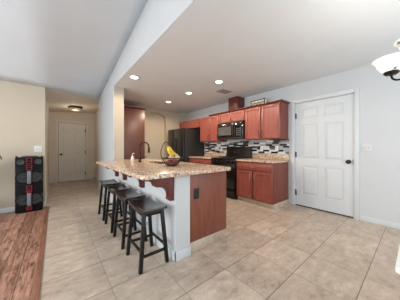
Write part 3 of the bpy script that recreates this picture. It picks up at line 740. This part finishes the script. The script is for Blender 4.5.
for i in range(len(pts)-1):
    for j in range(4):
        t_ = j/4; p0, p1, p2, p3 = pts[max(i-1, 0)], pts[i], pts[i+1], pts[min(i+2, len(pts)-1)]
        sm_pts.append(0.5*((2*p1) + (p2-p0)*t_ + (2*p0-5*p1+4*p2-p3)*t_*t_ + (3*p1-p0-3*p2+p3)*t_**3))
sm_pts.append(pts[-1])
part('banana_hook', MB().tube(sm_pts, 0.005, 8), 'black_matte', fb)
top = pts[-1]
vd = Vector((0.775, -0.632, 0))      # across the view
vn = Vector((0.632, 0.775, 0))
bl = ['leftmost banana hanging from the hook', 'second banana from left on the hook', 'banana in the middle of the hanging bunch', 'rightmost banana hanging from the hook']
for i in range(4):
    side = vd*(0.004*i) + vn*(0.042*(i-1.5))
    pp = []; rr = []
    for k in range(11):
        t_ = k/10; a = t_*1.25
        q = top + side*min(1, 0.36+t_*1.1) + vd*(0.105*(1-math.cos(a)) * (0.75+0.26*i)) + Vector((0, 0, -0.012 - 0.145*math.sin(a)))
        pp.append(q); rr.append(0.0045 if k == 0 else 0.006 if k == 1 else 0.017*math.sin(PI*min(1, 0.22+t_*0.70))**0.6 if k < 10 else 0.006)
    base = pp[-1]
    b_ = solo('banana', MB().tube(pp, rr, 10), 'banana', tuple(base), bl[i], 'banana', 'bananas on the hook')
    part('stem', MB().tube([pp[0] + Vector((0, 0, 0.012)) , pp[0], pp[1]], [0.006, 0.0058, 0.0065], 8), 'banana_tip', None)
    st_ = bpy.data.objects[-1] if False else COL.objects[-1]
    me_ = st_.data
    for v in me_.vertices: v.co = v.co - base
    st_.parent = b_; st_['label'] = 'brown banana stem'
fruit = [(-0.055, 0.02, 0.052, 0.040, 'peach', 'pinkish fruit at left of the wire bowl'), (0.045, -0.04, 0.050, 0.040, 'onion', 'dark red fruit at front of the wire bowl'), (0.02, 0.055, 0.052, 0.041, 'onion', 'dark red fruit at back of the wire bowl'),
         (-0.035, -0.055, 0.050, 0.038, 'onion', 'dark red fruit at lower left of the wire bowl'), (0.0, -0.005, 0.108, 0.040, 'peach', 'pinkish fruit on top of the bowl pile'), (0.072, 0.008, 0.108, 0.039, 'potato', 'tan fruit at right on top of the bowl pile'), (-0.025, 0.075, 0.112, 0.037, 'potato', 'tan fruit at back on top of the bowl pile')]
for dx_, dy_, dz_, r_, m_, lab in fruit:
    # offsets are along and across the island seen from its near end
    c_ = Vector((bx, by, bz)) + vd*dx_ + vn*dy_ + Vector((0, 0, dz_))
    prof = [(r_*math.sin(PI*i/12)*(1.0 if 1 < i < 11 else 0.97), -r_*0.94*math.cos(PI*i/12) - (0.15*r_ if i == 12 else 0)) for i in range(13)]
    solo('fruit', MB().lathe(prof, tuple(c_), 18), m_, (c_.x, c_.y, c_.z-r_), lab, 'fruit', 'fruit in the wire bowl')

# ------------------------------------------------------------------ bar stools
def make_stool(cx, cy):
    s = thing('bar_stool', (cx, cy, 0), '', 'stool', 'black saddle bar stools')
    SW, SL, SH, th = 0.245, 0.435, 0.575, 0.032
    def top(u, v):
        x, y = (u-0.5)*SW, (v-0.5)*SL
        return x, y, SH + 0.024*(2*(v-0.5))**2 - 0.006*math.cos((u-0.5)*PI)
    t = bmesh.new(); nu, nv = 6, 14
    T = [[t.verts.new((cx+top(i/nu, j/nv)[0], cy+top(i/nu, j/nv)[1], top(i/nu, j/nv)[2]-0.018)) for j in range(nv+1)] for i in range(nu+1)]
    B = [[t.verts.new((cx+top(i/nu, j/nv)[0], cy+top(i/nu, j/nv)[1], top(i/nu, j/nv)[2]-0.018-th)) for j in range(nv+1)] for i in range(nu+1)]
    for i in range(nu):
        for j in range(nv):
            t.faces.new((T[i][j], T[i+1][j], T[i+1][j+1], T[i][j+1])); t.faces.new((B[i][j], B[i][j+1], B[i+1][j+1], B[i+1][j]))
    for i in range(nu):
        for j in (0, nv): t.faces.new((T[i][j], T[i+1][j], B[i+1][j], B[i][j]))
    for j in range(nv):
        for i in (0, nu): t.faces.new((T[i][j], T[i][j+1], B[i][j+1], B[i][j]))
    bmesh.ops.recalc_face_normals(t, faces=list(t.faces))
    bmesh.ops.bevel(t, geom=[e for e in t.edges if len(e.link_faces) == 2 and e.calc_face_angle(0) > 1.0], offset=0.006, segments=2, profile=0.5, affect='EDGES')
    mb = MB(); mb._merge(t); part('seat', mb, 'seat_lacquer', s, angle=50)
    tx, ty, bx_, by_ = 0.090, 0.158, 0.136, 0.184
    def at(sx, sy, z):
        k = 1 - z/0.55; return Vector((cx + sx*(tx+(bx_-tx)*k), cy + sy*(ty+(by_-ty)*k), z))
    for sx in (-1, 1):
        for sy in (-1, 1): part('leg', MB().bar(at(sx, sy, 0.0), at(sx, sy, 0.545), 0.033, 0.033), 'black_wood', s)
    for sy, z in ((-1, 0.135), (1, 0.135)): part('stretcher', MB().bar(at(-1, sy, z), at(1, sy, z), 0.018, 0.026), 'black_wood', s)
    for sx, z in ((-1, 0.175), (1, 0.175)): part('stretcher', MB().bar(at(sx, -1, z), at(sx, 1, z), 0.018, 0.026), 'black_wood', s)
    for sy in (-1, 1): part('apron', MB().bar(at(-1, sy, 0.515), at(1, sy, 0.515), 0.016, 0.04), 'black_wood', s)
    for sx in (-1, 1): part('apron', MB().bar(at(sx, -1, 0.508), at(sx, 1, 0.508), 0.016, 0.03), 'black_wood', s)
    return s
st0 = make_stool(0.743, 1.79)
sl = ['black saddle stool nearest the camera at the near end of the bar', 'second black saddle stool from the near end of the bar', 'third black saddle stool from the near end of the bar', 'farthest black saddle stool, nearest the hallway']
for y, lab in zip((1.79, 2.31, 2.81, 3.34), sl):
    s_ = st0 if y == 1.79 else copy_tree(st0)
    s_.location = (0.743 if y < 2 else 0.735, y, 0); s_['label'] = lab

# ------------------------------------------------------------------ speaker tower
SPX0, SPX1, SPY, SPH = -0.535, -0.172, 4.40, 0.985
sp = thing('party_speaker', (-0.3535, 4.5, 0), 'tall black party speaker with red accents against cream wall', 'speaker')
part('cabinet', MB().box(SPX0, SPX1, SPY, 4.62, 0.015, SPH, 0.008).box(SPX0+0.02, SPX1-0.02, SPY+0.02, 4.6, 0, 0.016), 'speaker_black', sp)
part('top_panel', MB().prism([(SPX0+0.05, SPH-0.002), (SPX1-0.05, SPH-0.002), (SPX1-0.09, SPH+0.022), (SPX0+0.09, SPH+0.022)], 'Y', SPY+0.01, 4.60, 0.004), 'cone_dark', sp, 'grey control top')
for x in (SPX0+0.016, SPX1-0.016): part('corner_knob', MB().lathe([(0, SPH-0.002), (0.013, SPH-0.002), (0.014, SPH+0.015), (0.009, SPH+0.024), (0, SPH+0.024)], (x, SPY+0.03, 0), 12), 'speaker_black', sp)
scx = (SPX0+SPX1)/2
fr = facing('-Y', (scx, SPY, 0))
for z in (0.63, 0.235):
    for sg in (-1, 1):
        mb = MB(fr @ Matrix.Translation((sg*0.075, z, 0)))
        mb.ring((0, 0, 0.004), 0.098, 0.010, 30, 8)
        wf = part('woofer', mb, 'speaker_black', sp)
        mb = MB(fr @ Matrix.Translation((sg*0.075, z, 0))); mb.lathe([(0.094, 0.0005), (0.092, 0.008), (0.05, 0.003), (0.035, 0.002), (0.03, 0.012), (0.0, 0.016)], n=30); part('cone', mb, 'cone', wf, 'grey cone')
    part('center_bar', MB(fr).box(-0.028, 0.028, z-0.115, z+0.115, 0.016, 0.034, 0.010), 'silver', sp, 'silver vertical bar')
def frame_red(v0, v1):
    mb = MB(fr).box(-0.04, 0.04, v0, v0+0.014, 0.0005, 0.03, 0.004).box(-0.04, 0.04, v1-0.014, v1, 0.0005, 0.03, 0.004).box(-0.04, -0.026, v0+0.014, v1-0.014, 0.0005, 0.03, 0.004).box(0.026, 0.04, v0+0.014, v1-0.014, 0.0005, 0.03, 0.004)
    mb.box(-0.026, 0.026, (v0+v1)/2-0.006, (v0+v1)/2+0.006, 0.0005, 0.026)
    part('accent_frame', mb, 'red', sp, 'red accent frame')
frame_red(0.862, 0.972); frame_red(0.755, 0.845); frame_red(0.40, 0.485); frame_red(0.355, 0.392); frame_red(0.045, 0.105)
for sg in (-1, 1):
    part('tweeter', MB(fr @ Matrix.Translation((sg*0.112, 0.905, 0))).lathe([(0.05, 0.0005), (0.048, 0.010), (0.03, 0.003), (0.012, 0.002), (0.0, 0.010)], n=22), 'cone_dark', sp, 'grey horn tweeter')
    for v in (0.80, 0.43): part('fin', MB(fr).prism([(sg*0.05, v-0.015), (sg*0.165, v+0.03), (sg*0.165, v+0.055), (sg*0.05, v+0.012)], 'Z', 0.0005, 0.02), 'speaker_black', sp)
    for v in (0.68, 0.58, 0.30, 0.18): part('edge_clip', MB(fr).box(sg*0.172-0.008, sg*0.172+0.008, v-0.02, v+0.02, 0.0005, 0.014, 0.004), 'cone_dark', sp)

# ------------------------------------------------------------------ plant at the left edge
pl = thing('potted_plant', (-1.12, 4.28, 0), 'potted plant whose dark leaf tip enters at left edge', 'plant')
part('pot', MB().lathe([(0, 0), (0.13, 0), (0.17, 0.28), (0.185, 0.28), (0.185, 0.32), (0.16, 0.32), (0.155, 0.28), (0, 0.275)], (-1.12, 4.28, 0), 28), 'pot', pl)
part('soil', MB().lathe([(0, 0.276), (0.154, 0.281), (0.154, 0.30), (0, 0.305)], (-1.12, 4.28, 0), 24), 'soil', pl)
def leaf(az, reach, h0, h1, drop, wd):
    def fn(u, v):
        d = Vector((math.cos(az), math.sin(az), 0)); s_ = Vector((-math.sin(az), math.cos(az), 0))
        r_ = 0.03 + reach*u; z = h0 + (h1-h0)*math.sin(min(1.0, u*1.2)*PI/2) - drop*max(0, u-0.55)**2*4
        ww = wd*math.sin(PI*min(1, u*0.93+0.06))**0.8
        return Vector((-1.12, 4.28, 0)) + d*r_ + s_*((v-0.5)*ww) + Vector((0, 0, z + 0.03*abs(v-0.5)*2))
    mb = MB(); mb.grid(fn, 14, 4); o = part('leaf', mb, 'leaf', pl, angle=80)
    q = o.modifiers.new('thickness', 'SOLIDIFY'); q.thickness = 0.003
leaf(-0.12, 0.435, 0.32, 1.20, 0.30, 0.10)
for k in range(9): leaf(1.9 + k*0.42, 0.22 + 0.02*(k % 3), 0.32, 0.85 + 0.09*(k % 4), 0.2, 0.10)

# ------------------------------------------------------------------ lights and vent
def bulb(name, parent, loc, power, color, radius=0.05, spot=None):
    d = bpy.data.lights.new(name, 'SPOT' if spot else 'POINT'); d.energy = power; d.color = color; d.shadow_soft_size = radius
    if spot: d.spot_size = math.radians(spot); d.spot_blend = 0.3
    o = bpy.data.objects.new(name, d); COL.objects.link(o); o.parent = parent; o.location = Vector(loc) - root_of(parent).location
    return o
rl = ['recessed ceiling light nearest the header wall', 'farthest recessed ceiling light, in front of the arch', 'recessed ceiling light in the middle of the kitchen ceiling', 'recessed ceiling light nearest the camera, by the air vent']
for (x, y), lab in zip(((1.117, 3.256), (2.445, 4.38), (2.415, 3.377), (2.463, 2.438)), rl):
    o = thing('recessed_light', (x, y, ZC-0.012), lab, 'ceiling light', 'recessed kitchen lights')
    part('trim_ring', MB().lathe([(0.062, ZC-0.001), (0.092, ZC-0.001), (0.094, ZC-0.006), (0.08, ZC-0.012), (0.064, ZC-0.009), (0.062, ZC-0.001)], (x, y, 0), 28, close=False), 'trim', o)
    part('lens', MB().lathe([(0, ZC-0.0085), (0.068, ZC-0.0085), (0.068, ZC-0.002), (0, ZC-0.002)], (x, y, 0), 28), 'lens', o, 'glowing lens')
    bulb('lamp', o, (x, y, ZC-0.03), 32, (1.0, 0.82, 0.62), 0.06, 174)
v = thing('air_vent', (2.98, 2.79, ZC-0.012), 'rectangular louvred air vent in the kitchen ceiling', 'vent')
mb = MB().box(2.83, 3.13, 2.685, 2.71, ZC-0.01, ZC-0.0005, 0.003).box(2.83, 3.13, 2.87, 2.895, ZC-0.01, ZC-0.0005, 0.003).box(2.83, 2.855, 2.71, 2.87, ZC-0.01, ZC-0.0005, 0.003).box(3.105, 3.13, 2.71, 2.87, ZC-0.01, ZC-0.0005, 0.003)
part('frame', mb, 'vent', v)
part('duct_opening', MB().box(2.855, 3.105, 2.71, 2.87, ZC-0.003, ZC-0.0005), 'slot', v, 'dark duct opening')
for i in range(5):
    y = 2.725 + i*0.033; mb = MB(); mb.prism([(y, ZC-0.004), (y+0.004, ZC-0.004), (y+0.02, ZC-0.013), (y+0.016, ZC-0.013)], 'X', 2.856, 3.104); part('louvre', mb, 'vent', v, smooth=False)
# hall ceiling light
hx, hy, hz = 0.48, 6.5, 2.435
zt = 2.40
h = thing('hall_ceiling_light', (hx, hy, zt), 'bronze rimmed ceiling light with glass bowl in hallway', 'ceiling light')
part('canopy', MB().lathe([(0, zt+0.01), (0.155, zt+0.01), (0.175, zt-0.015), (0.18, zt-0.045), (0.165, zt-0.06), (0, zt-0.06)], (hx, hy, 0), 30), 'bronze', h)
bulb('lamp', h, (hx, hy, zt-0.26), 3.4, (1.0, 0.9, 0.78), 0.1)  # added point fill below the unlit fixture, brightens the hallway
part('glass_bowl', MB().lathe([(0.158, zt-0.058), (0.13, zt-0.09), (0.08, zt-0.118), (0.02, zt-0.13), (0, zt-0.13)], (hx, hy, 0), 30, close=False), 'hall_glass', h)
part('finial', MB().lathe([(0, zt-0.128), (0.02, zt-0.13), (0.012, zt-0.145), (0.017, zt-0.155), (0, zt-0.17)], (hx, hy, 0), 14), 'bronze', h)

# chandelier above the dining table
HX, HY = 1.793, -0.106
R_, zh = 0.227, 1.60
ch = thing('chandelier', (HX, HY, 1.50), 'dark metal chandelier with white glass bell shades at right edge', 'chandelier')
part('stem', MB().lathe([(0, 1.50), (0.012, 1.505), (0.03, 1.53), (0.036, 1.56), (0.02, 1.60), (0.014, 1.64), (0.028, 1.70), (0.02, 1.76), (0.008, 1.80), (0.008, ZC-0.03), (0.06, ZC-0.028), (0.065, ZC-0.002), (0, ZC-0.001)], (HX, HY, 0), 20), 'dark_metal', ch)
a0 = math.atan2(0.225, 0.032); dz = 0.025
for k in range(5):
    a = a0 + 2*PI*k/5; d = Vector((math.cos(a), math.sin(a), 0)); c = Vector((HX, HY, 0))
    P = [(0.02, 1.645), (0.07, 1.668), (0.115, 1.65), (0.155, 1.622), (0.195, 1.612), (0.222, 1.63), (R_, 1.66)]
    ap = []
    for i in range(len(P)-1):
        for j in range(4):
            t_ = j/4; q = [Vector((*P[max(0, min(len(P)-1, i+e))], 0)) for e in (-1, 0, 1, 2)]
            ap.append(0.5*((2*q[1]) + (q[2]-q[0])*t_ + (2*q[0]-5*q[1]+4*q[2]-q[3])*t_*t_ + (3*q[1]-q[0]-3*q[2]+q[3])*t_**3))
    ap.append(Vector((*P[-1], 0)))
    arm = part('arm', MB().tube([c + d*q.x + Vector((0, 0, q.y)) for q in ap], 0.0065, 8), 'dark_metal', ch)
    sc_ = c + d*R_ + Vector((0, 0, dz))
    part('socket_cup', MB().lathe([(0, 1.628), (0.03, 1.632), (0.042, 1.645), (0.038, 1.655), (0, 1.656)], tuple(sc_), 18), 'dark_metal', arm)
    sh = [(0.036, 1.652), (0.055, 1.665), (0.072, 1.69), (0.080, 1.715), (0.089, 1.732), (0.100, 1.742), (0.098, 1.744), (0.086, 1.734), (0.077, 1.717), (0.068, 1.693), (0.05, 1.668), (0.03, 1.657)]
    part('lamp_shade', MB().lathe(sh, tuple(sc_), 28, close=False), 'shade', ch, 'white frosted glass bell shade')
    bulb('lamp', ch, (sc_.x, sc_.y, 1.735), 1.6, (1.0, 0.95, 0.88), 0.03)

# dining table at the right edge
TX0, TX1, TY0, TY1 = 0.895, 2.45, -0.86, 0.050
tb = thing('dining_table', ((TX0+TX1)/2, (TY0+TY1)/2, 0), 'white table whose corner shows at the lower right edge', 'table')
part('tabletop', MB().box(TX0, TX1, TY0, TY1, 0.719, 0.741, 0.005), 'table', tb)
part('apron', MB().box(TX0+0.07, TX1-0.07, TY0+0.07, TY0+0.09, 0.62, 0.7185).box(TX0+0.07, TX1-0.07, TY1-0.09, TY1-0.07, 0.62, 0.7185).box(TX0+0.07, TX0+0.09, TY0+0.09, TY1-0.09, 0.62, 0.7185).box(TX1-0.09, TX1-0.07, TY0+0.09, TY1-0.09, 0.62, 0.7185), 'table', tb, smooth=False)
for x in (TX0+0.09, TX1-0.09):
    for y in (TY0+0.09, TY1-0.09): part('leg', MB().bar((x, y, 0), (x, y, 0.718), 0.06, 0.06, 0.006), 'table', tb)
